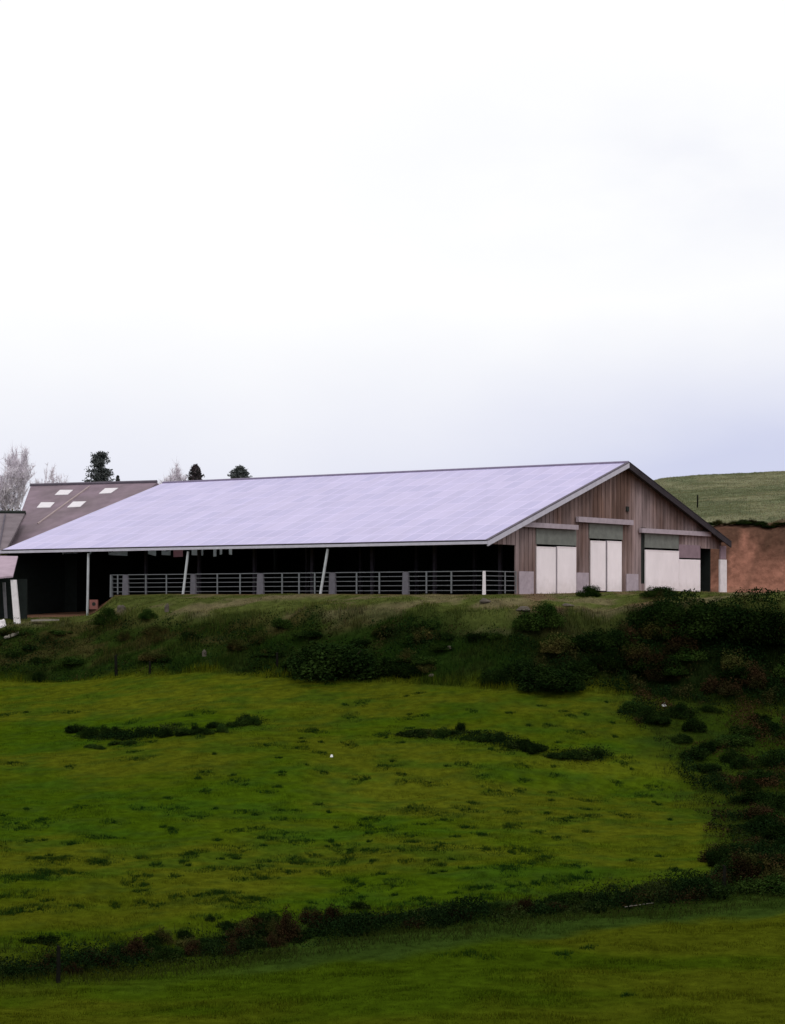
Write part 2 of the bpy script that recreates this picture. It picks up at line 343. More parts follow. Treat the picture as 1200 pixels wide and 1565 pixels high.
def bush_mesh(name, m, seed, n=5200, leaf=.030, lumps=15, flat=.75, spiky=0.0):
    r = np.random.default_rng(seed)
    q_ = r.uniform(0, 1, lumps) ** .6 * .46; an = r.uniform(0, 6.283, lumps)
    cs = np.c_[q_ * np.cos(an), q_ * np.sin(an), r.uniform(.05, .75, lumps) * flat * (1 - q_ * 1.5)]; rs = r.uniform(.10, .27, lumps)
    cs[0] = (.05, 0, .25 * flat); rs[0] = .30; cs[1] = (-.15, .1, .15); rs[1] = .28
    k = r.integers(0, lumps, n); d = r.normal(size=(n, 3)); d /= np.linalg.norm(d, axis=1)[:, None]
    rad = rs[k] * r.uniform(.35, 1.0, n) ** .5 * r.uniform(.85, 1.18, n)
    p = cs[k] + d * rad[:, None] * np.array([1, 1, .95]); p[:, 2] = np.abs(p[:, 2])
    p[:, 2] += spiky * r.uniform(0, 1, n) ** 4
    a = r.normal(size=(n, 3)); a /= np.linalg.norm(a, axis=1)[:, None]; b = np.cross(a, r.normal(size=(n, 3))); b /= np.linalg.norm(b, axis=1)[:, None]
    s = leaf * r.uniform(.5, 1.3, (n, 1))
    v = np.stack([p - a * s, p - b * s * .55, p + a * s, p + b * s * .55], 1).reshape(-1, 3)
    # twigs
    tw = []
    for i in range(26):
        q = cs[r.integers(0, lumps)] + r.normal(size=3) * .16; q[2] = min(abs(q[2]) + .05, .42); q[:2] = np.clip(q[:2], -.35, .35); w_ = .006
        tw.append([(-w_, 0, 0), (w_, 0, 0), (q[0] + w_ * .4, q[1], q[2]), (q[0] - w_ * .4, q[1], q[2])])
    v = np.r_[v, np.array(tw).reshape(-1, 3)]; mi = np.r_[np.zeros(n), np.ones(26)]
    return raw_mesh(name, v, 4, [M_leaf[m], M_stem], midx=mi)
BM = {m: [bush_mesh('bush', m, 100 * m + i, flat=random.uniform(.7, 1.0), spiky=(.35 if m in (2, 3) else .18)) for i in range(5)] for m in range(4)}
BIG = [bush_mesh('bush', m, 900 + m, n=11000, leaf=.022, lumps=26, flat=.95, spiky=.12) for m in (0, 1)]
nb = [0]; BUSH = []
def bush(px, py, wpx, hpx, m, label, group=None, big=None, pos=None):
    X0, Y0, Z0 = pos or hit(px, py)
    o = bpy.data.objects.new('bush', BIG[big] if big is not None else random.choice(BM[m])); C.objects.link(o)
    sx = wpx / F * Y0; sz = hpx / F * Y0
    o.location = (X0, Y0, Z0 - .04); o.scale = (sx, sx * random.uniform(.7, 1.0), sz * 1.15); o.rotation_euler = (0, 0, random.uniform(0, 6.28))
    tag(o, label, 'bush', group); nb[0] += 1
    if group: BUSH.append((o, CX + F * X0 / Y0, HY - F * Z0 / Y0))
    return o
def along(pl, t):
    seg = [math.dist(pl[i], pl[i + 1]) for i in range(len(pl) - 1)]; s = t * sum(seg)
    for i, d in enumerate(seg):
        if s <= d or i == len(seg) - 1: f = s / d; return pl[i][0] + (pl[i + 1][0] - pl[i][0]) * f, pl[i][1] + (pl[i + 1][1] - pl[i][1]) * f
        s -= d

# tangled undergrowth: countless small leaves between the bushes
def undergrowth(name, X, Y, hmax, leaf, label, ca, cb, seed):
    n = len(X); hn = sm(.35, .68, fbm(X * .45, Y * .35, seed, 4)); base = H(X, Y)
    keep = rng.uniform(0, 1, n) < .15 + .85 * hn; X, Y, hn, base = X[keep], Y[keep], hn[keep], base[keep]; n = len(X)
    P = np.c_[X, Y, base + hmax * hn * rng.uniform(0, 1, n) ** .7]
    a = rng.normal(size=(n, 3)); a /= np.linalg.norm(a, axis=1)[:, None]; b = np.cross(a, rng.normal(size=(n, 3))); b /= np.linalg.norm(b, axis=1)[:, None]
    q = leaf * rng.uniform(.5, 1.5, (n, 1)); v = np.stack([P - a * q, P - b * q * .5, P + a * q, P + b * q * .5], 1).reshape(-1, 3)
    t_ = sm(.50, .66, fbm(X * .8, Y * .6, seed + 5, 3))[:, None]; col = (np.array(ca) * (1 - t_) + np.array(cb) * t_) * rng.uniform(.5, 1.6, (n, 1))
    o = bpy.data.objects.new(name, raw_mesh(name, v, 4, [M_blade], np.repeat(col, 4, 0))); C.objects.link(o); tag(o, label, 'undergrowth', kind='stuff')
X, Y = spread(900000, 57, 110, -70, 1290); px = colpx(X, Y)
wb = (fbm(X * .4, Y * .4, 55, 4) - .5) * 2
edge = np.interp(Y, [60, 66, 74, 84, 95, 107], [1500, 1180, 1120, 1105, 1050, 930]) + 90 * wb
th = (px > edge) & (Y > lerpcol(YF, px) - 1) & (Y < lerpcol(YB, px) + 1) & (fbm(X * .3, Y * .3, 57, 3) > .38 + .06 * sm(76, 86, Y))
k = th
undergrowth('thicket_undergrowth', X[k], Y[k], .55, .045, 'dark brambles and leaves tangled across the right edge of the pasture', (.006, .014, .004), (.030, .018, .008), 61)
X, Y = spread(420000, 104, 128, -70, 1290); px = colpx(X, Y); wb = (fbm(X * .4, Y * .4, 58, 4) - .5) * 2
dens = .30 + .70 * sm(740, 860, px) + .5 * sm(420, 470, px) * (1 - sm(620, 680, px)) * (Y < lerpcol(YB, px) + 7)
top = np.interp(px, [900, 1020], [-1.5, .6]) + 2.5 * (fbm(X * .25, Y * .1, 77, 3) - .5)
k = (Y > lerpcol(YB, px) - .6 + wb) & (Y < lerpcol(YT, px) + top + 2 * wb) & (rng.uniform(0, 1, len(X)) < dens)
undergrowth('bank_undergrowth', X[k], Y[k], .75, .055, 'dark brambles and weeds tangled over the steep bank below the barn', (.006, .015, .004), (.026, .024, .008), 71)
px = lambda *a: None
X, Y = spread(230000, 55, 80, -70, 1290); pc = colpx(X, Y); wb = (fbm(X * .9, Y * .9, 59, 3) - .5) * 2
k = (np.abs(Y - lerpcol(YN, pc) - 1.9 - .9 * wb) < 1.35 + .9 * np.exp(-((pc - 370) / 90) ** 2)) & (fbm(X * .7, Y * .7, 60, 3) > .38 - .12 * sm(560, 700, pc))
undergrowth('ditch_undergrowth', X[k], Y[k], .70, .026, 'dark brambles and rusty weeds tangled along the ditch', (.006, .012, .004), (.026, .016, .007), 81)

def rowcover(name, pl, n, wid, label, seed, hh=.28):
    XS, YS = [], []
    for i in range(140):
        x, y = along(pl, i / 139)
        if random.random() < .15: continue
        X0, Y0, _ = hit(x + random.uniform(-6, 6), y + random.uniform(-5, 5)); XS.append(X0 + rng.normal(0, .35, n)); YS.append(Y0 + rng.normal(0, wid, n))
    undergrowth(name, np.concatenate(XS), np.concatenate(YS), hh, .035, label, (.006, .014, .004), (.018, .026, .007), seed)
rowcover('row_undergrowth', [(112, 1120), (150, 1127), (200, 1127), (280, 1118), (330, 1114), (412, 1106)], 130, .45, 'dark matted weeds under the left row of bushes in the pasture', 101)
rowcover('row_undergrowth', [(608, 1116), (640, 1126), (705, 1124), (760, 1134), (820, 1148), (880, 1158), (930, 1158)], 120, .4, 'dark matted weeds under the right row of bushes in the pasture', 103)
rowcover('ditch_brambles', [(500, 1434), (560, 1425), (640, 1413), (720, 1403), (800, 1397), (880, 1388), (960, 1382), (1040, 1372), (1110, 1355)], 300, .5, 'dark tangled brambles filling the right half of the ditch', 107, .75)
rowcover('ditch_brambles', [(-20, 1496), (60, 1490), (200, 1478), (320, 1455), (400, 1444), (500, 1432)], 120, .6, 'dark tangled brambles filling the left half of the ditch', 109, .6)
# rows in the pasture
pl = [(116, 1122), (150, 1128), (200, 1128), (280, 1120), (330, 1116), (385, 1110)]
for i in range(20):
    x, y = along(pl, i / 19); bush(x + random.uniform(-8, 8), y + random.uniform(-8, 5), random.choice([18, 26, 34, 42]), random.choice([9, 14, 19, 25]), random.choice([0, 0, 1]),
        'low dark bush in the left of the two bush rows crossing the pasture', 'bushes of the left pasture row')
for x, y in [(140, 1142), (152, 1145), (178, 1138), (197, 1137)]:
    bush(x, y, 22, 11, 1, 'small flat bush just below the left pasture row', 'flat bushes below the left pasture row')
pl = [(612, 1120), (640, 1128), (705, 1126), (760, 1136), (820, 1150), (880, 1160), (920, 1160)]
for i in range(21):
    if i == 3: continue
    x, y = along(pl, i / 20); bush(x + random.uniform(-9, 9), y + random.uniform(-8, 4), random.choice([18, 26, 34, 42]), random.choice([8, 12, 17, 23]), random.choice([0, 1, 0]),
        'low dark bush in the right of the two bush rows crossing the pasture', 'bushes of the right pasture row')
# the ditch hedge
pl = [(-20, 1500), (60, 1494), (130, 1490), (200, 1482), (250, 1472), (320, 1462), (400, 1448), (480, 1438), (560, 1430), (640, 1418), (720, 1408), (800, 1402), (880, 1392), (960, 1386), (1040, 1378), (1110, 1362)]
for i in range(56):
    x, y = along(pl, i / 55); x += random.uniform(-9, 9); y += random.uniform(-20, 3)
    red = min(abs(x - q) for q in (135, 430, 590, 820, 1085)) < 28
    m = 2 if red and random.random() < .75 else random.choice([0, 0, 0, 1, 2])
    t = 'reddish brown' if m == 2 else ('bright green' if m == 1 else 'very dark green')
    big = 1.45 if 290 < x < 440 else (.8 if x > 560 else 1)
    bush(x, y, random.uniform(26, 62) * (.9 if x > 560 else 1), random.choice([14, 20, 26, 32]) * random.uniform(.85, 1.15) * big, m, t + ' scrub bush in the hedge along the ditch', t + ' bushes of the ditch hedge')
for i in range(22):
    x = random.uniform(190, 640); y = np.interp(x, [190, 320, 480, 640], [1480, 1452, 1430, 1412]) - random.uniform(4, 34); m = random.choice([0, 0, 0, 2, 3])
    t = {0: 'very dark green', 2: 'reddish brown', 3: 'olive'}[m]
    bush(x, y, random.uniform(24, 50), random.uniform(14, 30), m, 'x', t + ' bushes of the ditch hedge')
for x, y, w_, h_ in ((64, 1440, 54, 20), (181, 1452, 34, 14), (283, 1434, 30, 20), (322, 1408, 20, 13)):
    bush(x, y, w_, h_, 0, 'x', 'lone low bushes just above the left end of the ditch hedge')
# dark mass down the right side
def inside(x, y):
    e = np.interp(y, [1075, 1110, 1160, 1200, 1250, 1300, 1360], [960, 985, 1045, 1085, 1085, 1110, 1070]); return x > e
cnt = 0
while cnt < 54:
    x, y = random.uniform(940, 1215), random.uniform(1078, 1372)
    if not inside(x, y): continue
    m = random.choice([0, 0, 0, 0, 1, 2, 3] if y > 1220 else [0, 0, 0, 1]); s = np.interp(y, [1080, 1370], [.75, 1.2])
    t = {0: 'very dark', 1: 'dark green', 2: 'rusty brown', 3: 'olive'}[m]
    bush(x, y, random.uniform(36, 70) * s, random.uniform(20, 38) * s, m, t + ' scrub bush in the thicket at the right edge of the pasture', t + ' bushes of the right thicket'); cnt += 1
# bank
for i in range(26):
    x = random.uniform(-20, 430); y = random.uniform(965, 1030)
    m = random.choice([0, 1, 1, 3, 3]); t = {0: 'very dark', 1: 'green', 3: 'dry olive'}[m]
    bush(x, y, random.uniform(22, 50), random.uniform(10, 20), m, t + ' low scrub on the left half of the bank below the barn', t + ' scrub on the left bank')
for i in range(24):
    x = random.uniform(430, 800); y = random.uniform(955, 1035)
    m = random.choice([0, 0, 1, 1, 3]); t = {0: 'very dark', 1: 'green', 3: 'dry olive'}[m]
    bush(x, y, random.uniform(26, 56), random.uniform(12, 24), m, t + ' low scrub on the bank under the long open side of the barn', t + ' scrub on the middle bank')
for i in range(44):
    x = random.uniform(790, 1220); y = random.uniform(940, 1064)
    if x < 970 and y < 985 and random.random() < .6: continue
    if y > np.interp(x, [790, 1220], [1042, 1068]): continue
    m = random.choice([0, 0, 0, 0, 0, 1, 1, 2, 3]); t = {0: 'very dark', 1: 'green', 2: 'rusty brown', 3: 'dry olive'}[m]
    bush(x, y, random.uniform(44, 80), random.uniform(26, 44), m, t + ' scrub on the steep bank below the barn gable', t + ' scrub on the right bank')
bush(508, 1036, 150, 88, 0, 'large rounded dark bush at the foot of the bank under the middle of the barn', big=0)
for x, y, w_, h_ in ((590, 1032, 70, 44), (620, 1036, 50, 30), (455, 1030, 60, 36)):
    bush(x, y, w_, h_, 0, 'x', 'very dark scrub beside the large rounded bush')
bush(835, 958, 82, 50, 1, 'round dark green bush in front of the left white doors of the gable', big=1)
bush(900, 912, 46, 24, 1, 'small dark bush growing against the gable between the left and middle doors', big=1)
bush(1005, 912, 56, 22, 1, 'low dark bush at the foot of the wide white door', big=1)
bush(1010, 960, 90, 56, 0, 'dark bush at the top of the bank below the wide white door', big=0)
bush(1085, 975, 120, 76, 0, 'broad dark bush at the top of the bank below the black doorway', big=0)
bush(1165, 985, 130, 84, 0, 'broad dark bush at the top of the bank at the right edge', big=0)
bush(940, 1000, 90, 60, 0, 'dark bush half way up the bank below the middle doors', big=0)
bush(760, 1046, 60, 40, 0, 'dark bush at the foot of the bank below the barn corner', big=0)
bush(850, 1054, 120, 52, 0, 'wide very dark bush at the foot of the bank below the gable', big=0)
bush(225, 945, 32, 20, 1, 'small green bush on the grass strip right of the leftmost roof pole', big=1)
bush(165, 955, 44, 36, 1, 'leafy green bush at the foot of the leftmost roof pole', big=1)
bush(60, 1042, 22, 26, 0, 'small dark bush standing alone at the left foot of the bank', big=0)
# overhang on top of the earth cutting
for i in range(13):
    px_ = 1085 + i * 13; Y0 = float(lerpcol(YC, px_)) + 3.3; X0 = (px_ - CX) / F * Y0; m = random.choice([0, 3, 0, 2])
    bush(0, 0, random.uniform(14, 34), random.uniform(4, 11), m, 'dark scrub overhanging the top of the red earth cutting', 'scrub along the cutting edge', pos=(X0, Y0, float(H(X0, Y0)) + .1))

# ------------------------------------------------------------ the white roofed barn
D = 120.0; ANG = math.atan2(.813, .582); UU = Vector((math.cos(ANG), math.sin(ANG))); VV = Vector((-UU.y, UU.x))
O = Vector((145 / F * D, D)); G, RIDGE, LEN = 30.37, 16.36, 39.3
ZE0, ZR, ZE1, WV = 3.56, 8.87, 4.27, 0.55
def zroof(u): return ZE0 + (ZR - ZE0) * u / RIDGE if u < RIDGE else ZR + (ZE1 - ZR) * (u - RIDGE) / (G - RIDGE)
def gp(px, py, v=WV):
    """position on the gable wall plane: u along the wall, z up"""
    k = (px - CX) / F; bx, by = O.x + VV.x * v, O.y + VV.y * v
    t = (k * by - bx) / (UU.x - k * UU.y); return t, (HY - py) / F * (by + UU.y * t)
def fv(px, u=0.0):
    """distance along the long side for a photo column"""
    k = (px - CX) / F; bx, by = O.x + UU.x * u, O.y + UU.y * u
    return (k * by - bx) / (VV.x - k * VV.y)
M_roof = mat('roof_sheet', (.46, .42, .63), rough=.5, spec=.35, var=.07, scale=.6, stretch=(.5, 1.6, 1))
t = M_roof.node_tree; b = t.nodes['Principled BSDF']; src = b.inputs['Base Color'].links[0].from_socket
co = t.nodes.new('ShaderNodeTexCoord'); sp = t.nodes.new('ShaderNodeSeparateXYZ'); cb = t.nodes.new('ShaderNodeCombineXYZ'); t.links.new(co.outputs['Object'], sp.inputs[0])
t.links.new(sp.outputs[1], cb.inputs[0]); t.links.new(sp.outputs[0], cb.inputs[1])
br = t.nodes.new('ShaderNodeTexBrick'); br.offset = 0.0; t.links.new(cb.outputs[0], br.inputs['Vector'])
br.inputs['Scale'].default_value = 1.0; br.inputs['Brick Width'].default_value = 1.05; br.inputs['Row Height'].default_value = 1.6; br.inputs['Mortar Size'].default_value = .05
br.inputs['Color1'].default_value = (.93, .94, .97, 1); br.inputs['Color2'].default_value = (1.06, 1.05, 1.04, 1); br.inputs['Mortar'].default_value = (1.24, 1.22, 1.17, 1); br.inputs['Mortar Smooth'].default_value = .4
mu = t.nodes.new('ShaderNodeVectorMath'); mu.operation = 'MULTIPLY'; t.links.new(src, mu.inputs[0]); t.links.new(br.outputs[0], mu.inputs[1]); t.links.new(mu.outputs[0], b.inputs['Base Color'])
M_under = mat('roof_underside', (.05, .05, .045), var=.3)
M_edge = mat('pale_trim', (.50, .48, .56), rough=.5, var=.1)
M_ridge = mat('ridge_cap_sheet', (.20, .17, .25), var=.1)
M_dtrim = mat('dark_trim', (.10, .085, .11), rough=.7, var=.2)
M_rbarge = mat('dark_barge', (.03, .024, .030), var=.3)  # dark purple-brown barge of the right slope
M_black = mat('black_trim', (.018, .022, .02), rough=.8, var=.2)
M_wood = mat('weathered_boards', (.145, .090, .074), rough=.9, spec=.05, var=.38, scale=1.0, stretch=(1.3, 1.3, .28), col2=(.27, .205, .205))
t = M_wood.node_tree; b = t.nodes['Principled BSDF']; src = b.inputs['Base Color'].links[0].from_socket     # tone of each board
co = t.nodes.new('ShaderNodeTexCoord'); sp = t.nodes.new('ShaderNodeSeparateXYZ'); t.links.new(co.outputs['Object'], sp.inputs[0])
dv = t.nodes.new('ShaderNodeMath'); dv.operation = 'DIVIDE'; dv.inputs[1].default_value = .24; fl = t.nodes.new('ShaderNodeMath'); fl.operation = 'FLOOR'
t.links.new(sp.outputs[0], dv.inputs[0]); t.links.new(dv.outputs[0], fl.inputs[0])
wn = t.nodes.new('ShaderNodeTexWhiteNoise'); wn.noise_dimensions = '1D'; t.links.new(fl.outputs[0], wn.inputs['W'])
mr = t.nodes.new('ShaderNodeMapRange'); mr.inputs[3].default_value = .86; mr.inputs[4].default_value = 1.12; t.links.new(wn.outputs[0], mr.inputs[0])
vm = t.nodes.new('ShaderNodeVectorMath'); vm.operation = 'SCALE'; t.links.new(src, vm.inputs[0]); t.links.new(mr.outputs[0], vm.inputs['Scale']); t.links.new(vm.outputs[0], b.inputs['Base Color'])
M_inner = mat('shade_dark_boards', (.010, .014, .013), var=.3)  # near black: the shade of the interior is put into the board colour
M_door = mat('white_door', (.88, .81, .84), rough=.45, spec=.4, var=.06, scale=1.2, stretch=(1, 1, .5))
t = M_door.node_tree; b = t.nodes['Principled BSDF']; src = b.inputs['Base Color'].links[0].from_socket
co = t.nodes.new('ShaderNodeTexCoord'); sp = t.nodes.new('ShaderNodeSeparateXYZ'); t.links.new(co.outputs['Object'], sp.inputs[0])
no = t.nodes.new('ShaderNodeTexNoise'); no.inputs['Scale'].default_value = 2.5; no.inputs['Detail'].default_value = 6; t.links.new(co.outputs['Object'], no.inputs['Vector'])
ma_ = t.nodes.new('ShaderNodeMath'); ma_.operation = 'MULTIPLY_ADD'; ma_.inputs[1].default_value = -1.6; t.links.new(no.outputs[0], ma_.inputs[0]); t.links.new(sp.outputs[2], ma_.inputs[2])
mr = t.nodes.new('ShaderNodeMapRange'); mr.inputs[1].default_value = -.15; mr.inputs[2].default_value = .75; mr.inputs[3].default_value = .22; mr.inputs[4].default_value = 0; t.links.new(ma_.outputs[0], mr.inputs[0])
mq = t.nodes.new('ShaderNodeMix'); mq.data_type = 'RGBA'; mq.inputs[7].default_value = (.26, .19, .14, 1); t.links.new(mr.outputs[0], mq.inputs[0]); t.links.new(src, mq.inputs[6]); t.links.new(mq.outputs[2], b.inputs['Base Color'])
M_net = mat('grey_mesh_panel', (.16, .17, .155), rough=.8, var=.22, scale=2)
M_mauve = mat('mauve_panel', (.24, .17, .20), rough=.8, var=.12)
M_conc = mat('pale_concrete', (.38, .32, .36), rough=.9, var=.15)
M_pole = mat('galvanised_pole', (.42, .44, .46), rough=.4, spec=.5, var=.1)
M_rail = mat('galvanised_rail', (.13, .14, .15), rough=.45, spec=.4, var=.15)
M_white = mat('white_paint', (.72, .68, .70), rough=.5, var=.1)

barn = empty('barn', (O.x, O.y, 0), ANG)
tag(barn, 'long open sided cattle barn with pale lilac roof and weathered brown board gable', 'barn')
def slope(mb, u0, u1, v0, v1, th, dz=0.0, mi=0, mtop=None):
    z0, z1 = zroof(u0) + dz, zroof(u1) + dz
    mb.hexa([(u0, v0, z0 - th), (u1, v0, z1 - th), (u1, v1, z1 - th), (u0, v1, z0 - th), (u0, v0, z0), (u1, v0, z1), (u1, v1, z1), (u0, v1, z0)], mi, mtop)
r = MB(); slope(r, 0, RIDGE, 0, LEN, .12, 0, 1, 0); slope(r, RIDGE, G, 0, LEN, .12, 0, 1, 0)
roof = r.build('roof', [M_roof, M_under], barn)
b_ = MB(); b_.tube((RIDGE, -.02, ZR + .02), (RIDGE, LEN + .02, ZR + .02), .09, n=8); b_.build('ridge_cap', M_ridge, roof)
g_ = MB()
g_.box(-.22, -.02, -.05, LEN + .05, ZE0 - .22, ZE0 - .06); g_.build('gutter', M_edge, roof)
g_ = MB(); g_.box(-.10, .10, -.03, LEN + .03, ZE0 + .0, ZE0 + .035); g_.build('eave_flashing', M_dtrim, roof)
g_ = MB(); g_.box(.0, .12, .02, LEN - .02, ZE0 - .22, ZE0 - .125); g_.build('fascia_board', M_edge, roof)
def barge(u0, u1, z_hi, th, mtl, v0, v1, nm='barge_board'):
    m = MB(); slope(m, u0, u1, v0, v1, th, z_hi); return m.build(nm, mtl, roof)
barge(-.05, RIDGE, -.02, .30, M_edge, -.09, -.003); barge(-.05, RIDGE, .045, .06, M_dtrim, -.10, .12, 'verge_flashing')
barge(RIDGE + .002, G + .3, -.02, .36, M_rbarge, -.09, -.003); barge(RIDGE + .002, G + .3, .05, .05, M_rbarge, -.10, .12, 'verge_flashing')
barge(-.05, RIDGE, -.02, .24, M_edge, LEN + .003, LEN + .09)
# rafters under the roof
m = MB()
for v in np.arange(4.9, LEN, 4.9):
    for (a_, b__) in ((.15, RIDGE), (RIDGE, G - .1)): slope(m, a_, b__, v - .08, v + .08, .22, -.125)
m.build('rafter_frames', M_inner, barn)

ZF = .50
def daymat(nm, c):
    m_ = mat(nm, c, rough=.6, var=.15); t = m_.node_tree; b = t.nodes['Principled BSDF']; b.inputs['Transmission Weight'].default_value = .0
    tr = t.nodes.new('ShaderNodeBsdfTranslucent'); tr.inputs[0].default_value = (*c, 1); ms = t.nodes.new('ShaderNodeMixShader'); ms.inputs[0].default_value = .6
    t.links.new(b.outputs[0], ms.inputs[1]); t.links.new(tr.outputs[0], ms.inputs[2]); t.links.new(ms.outputs[0], t.nodes['Material Output'].inputs[0]); return m_
M_day = daymat('gap_light_fill', (.88, .92, .92)); M_dayp = daymat('gap_light_fill_pink', (.85, .62, .66))  # added sheets imitate light through gaps; pink one a neighbouring roof seen beyond
# openings in the gable wall, from the photograph
def rect(x0, x1, y0, y1, v=WV):
    ua, z1 = gp(x0, y0, v); ub, z0 = gp(x1, y1, v); return ua, ub, z0, z1
d1 = rect(820, 881, 808, 909); d2 = rect(901, 952, 800, 900); d3 = rect(986, 1038, 813, 906); d4 = rect(1038, 1070.5, 834, 906); dk = rect(1071, 1100, 838, 906)
slot = rect(979, 986, 806, 892)
ops = [(o[0], o[1], -2, o[3]) for o in (d1, d2, d3, d4, dk)] + [(slot[0], slot[1], slot[2], slot[3])]
uW, zW = gp(788, 833)
m = MB(); bw = .24; n = int(math.ceil(G / bw))
for i in range(n):
    a_, b__ = i * bw, min((i + 1) * bw, G - .02); mid = (a_ + b__) / 2
    if mid < .1: continue
    lo = zW if mid < uW else -.1 + random.uniform(0, .08); hi = zroof(mid) - .14
    iv = [(lo, hi)]
    for (u0, u1, z0, z1) in ops:
        if u0 - .02 < mid < u1 + .02: iv = [q for (p0, p1) in iv for q in ((p0, min(p1, z0)), (max(p0, z1), p1)) if q[1] - q[0] > .05]
    off = .0 if i % 2 else .03
    for (p0, p1) in iv:
        za, zb = min(zroof(a_), p1 + 9) - .14, zroof(b__) - .14
        ta = za if p1 == hi else p1; tb = zb if p1 == hi else p1
        v0, v1 = WV - off, WV + .06 + off * .1
        m.hexa([(a_ + .004, v0, p0), (b__ - .004, v0, p0), (b__ - .004, v1, p0), (a_ + .004, v1, p0), (a_ + .004, v0, ta), (b__ - .004, v0, tb), (b__ - .004, v1, tb), (a_ + .004, v1, ta)])
gw = m.build('gable_wall', M_wood, barn)
def panel(nm, x0, x1, y0, y1, mtl, v0=WV - .10, v1=WV - .035, parent=barn, frame=False):
    ua, ub, z0, z1 = rect(x0, x1, y0, y1, v0); mm = MB(); mm.box(ua, ub, v0, v1, z0, z1)
    o = mm.build(nm, mtl, parent)
    if frame:
        fr = MB(); t_ = .05
        for q in ((ua, ub, z0, z0 + t_), (ua, ub, z1 - t_, z1), (ua, ua + t_, z0 + t_, z1 - t_), (ub - t_, ub, z0 + t_, z1 - t_)): fr.box(q[0], q[1], v0 - .02, v0 - .002, q[2], q[3])
        fr.build('door_frame', M_door, o)
    return o
# left pair (the right leaf reaches lower), middle pair, wide door
panel('door_leaf', 820.5, 849.3, 835, 907.5, M_door, frame=True); panel('door_leaf', 852, 880.5, 835, 911.5, M_door, frame=True)
panel('mesh_panel', 820, 881, 807, 834, M_net, WV - .06, WV + .02)
panel('door_leaf', 903, 925.5, 826, 903, M_door, frame=True); panel('door_leaf', 928.5, 950, 826.5, 904, M_door, frame=True)
panel('mesh_panel', 901, 952, 799.5, 825, M_net, WV - .06, WV + .02)
panel('door_leaf', 986.5, 1037.6, 840, 906, M_door, frame=True); panel('mesh_panel', 986, 1037.6, 812.5, 839, M_net, WV - .06, WV + .02)
panel('door_leaf', 1038.3, 1070.5, 854.5, 906, M_door); panel('upper_panel', 1038.3, 1070.5, 832, 853.5, M_mauve)
panel('corner_post', 1101, 1111, 855, 908, M_white, WV - .16, WV - .04); panel('corner_post', 1101.5, 1110, 834, 854.6, M_mauve, WV - .14, WV - .04)
panel('door_jamb', 849.4, 851.9, 835, 908, M_dtrim, WV - .05, WV + .03); panel('door_jamb', 925.6, 928.4, 826, 899, M_dtrim, WV - .05, WV + .03)
panel('door_jamb', 979.5, 986, 806, 893, M_black, WV + .04, WV + .12)
for q in ((799, 884, 797.5, 805), (884.5, 968, 789.5, 797.5), (981, 1087, 807, 814)):
    ua, ub, z0, z1 = rect(*q, WV - .3); mm = MB(); zt = gp(q[0], q[2], WV - .3)[1]; zb = gp(q[0], q[3], WV - .3)[1]
    mm.box(ua, ub, WV - .32, WV - .11, zb, zt); mm.build('door_track', M_conc, barn)
panel('concrete_plinth', 794, 816, 873, 912, M_conc); panel('concrete_plinth', 882, 900, 875, 908, M_conc); panel('concrete_plinth', 958, 976, 877, 905, M_conc)
m = MB(); ua, zc = gp(957.5, 778); m.box(ua - .15, ua + .15, WV - .12, WV - .035, zc - .16, zc + .16); m.build('vent_box', M_black, barn)
# corner wall return, back wall, far gable with added pale sheets standing in for light through gaps
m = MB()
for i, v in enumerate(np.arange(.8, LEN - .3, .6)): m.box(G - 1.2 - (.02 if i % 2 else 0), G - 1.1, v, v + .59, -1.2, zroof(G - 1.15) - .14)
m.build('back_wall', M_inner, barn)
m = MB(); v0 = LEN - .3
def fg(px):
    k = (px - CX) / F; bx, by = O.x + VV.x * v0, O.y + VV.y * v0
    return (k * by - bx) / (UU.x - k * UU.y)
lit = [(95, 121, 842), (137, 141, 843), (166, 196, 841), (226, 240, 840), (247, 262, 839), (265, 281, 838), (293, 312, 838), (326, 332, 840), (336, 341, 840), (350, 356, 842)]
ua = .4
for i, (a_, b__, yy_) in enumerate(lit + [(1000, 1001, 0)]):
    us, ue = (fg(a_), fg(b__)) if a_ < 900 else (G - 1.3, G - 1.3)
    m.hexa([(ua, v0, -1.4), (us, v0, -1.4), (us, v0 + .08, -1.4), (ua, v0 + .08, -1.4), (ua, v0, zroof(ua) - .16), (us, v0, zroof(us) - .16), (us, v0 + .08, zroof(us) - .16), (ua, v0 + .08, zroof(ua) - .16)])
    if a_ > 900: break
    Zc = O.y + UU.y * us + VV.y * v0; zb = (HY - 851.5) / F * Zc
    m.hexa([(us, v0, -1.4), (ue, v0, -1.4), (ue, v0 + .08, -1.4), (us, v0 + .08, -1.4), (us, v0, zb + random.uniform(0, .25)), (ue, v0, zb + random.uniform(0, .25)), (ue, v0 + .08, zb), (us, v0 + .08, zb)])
    nb2 = MB(); nb2.box(us - .05, ue + .05, v0 + .10, v0 + .13, zb - .2, zb + 1.0); nb2.build('gap_light_sheet', (M_day if i != 5 else M_dayp), barn)
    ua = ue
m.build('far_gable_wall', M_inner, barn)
# inner columns and feed racks deep in the barn
for u in (9.0, 21.0):
    for v in np.arange(4.9, LEN, 4.9):
        m = MB(); m.box(u - .1, u + .1, v - .1, v + .1, -1.0, zroof(u) - .43); m.build('inner_column', M_dtrim, barn)
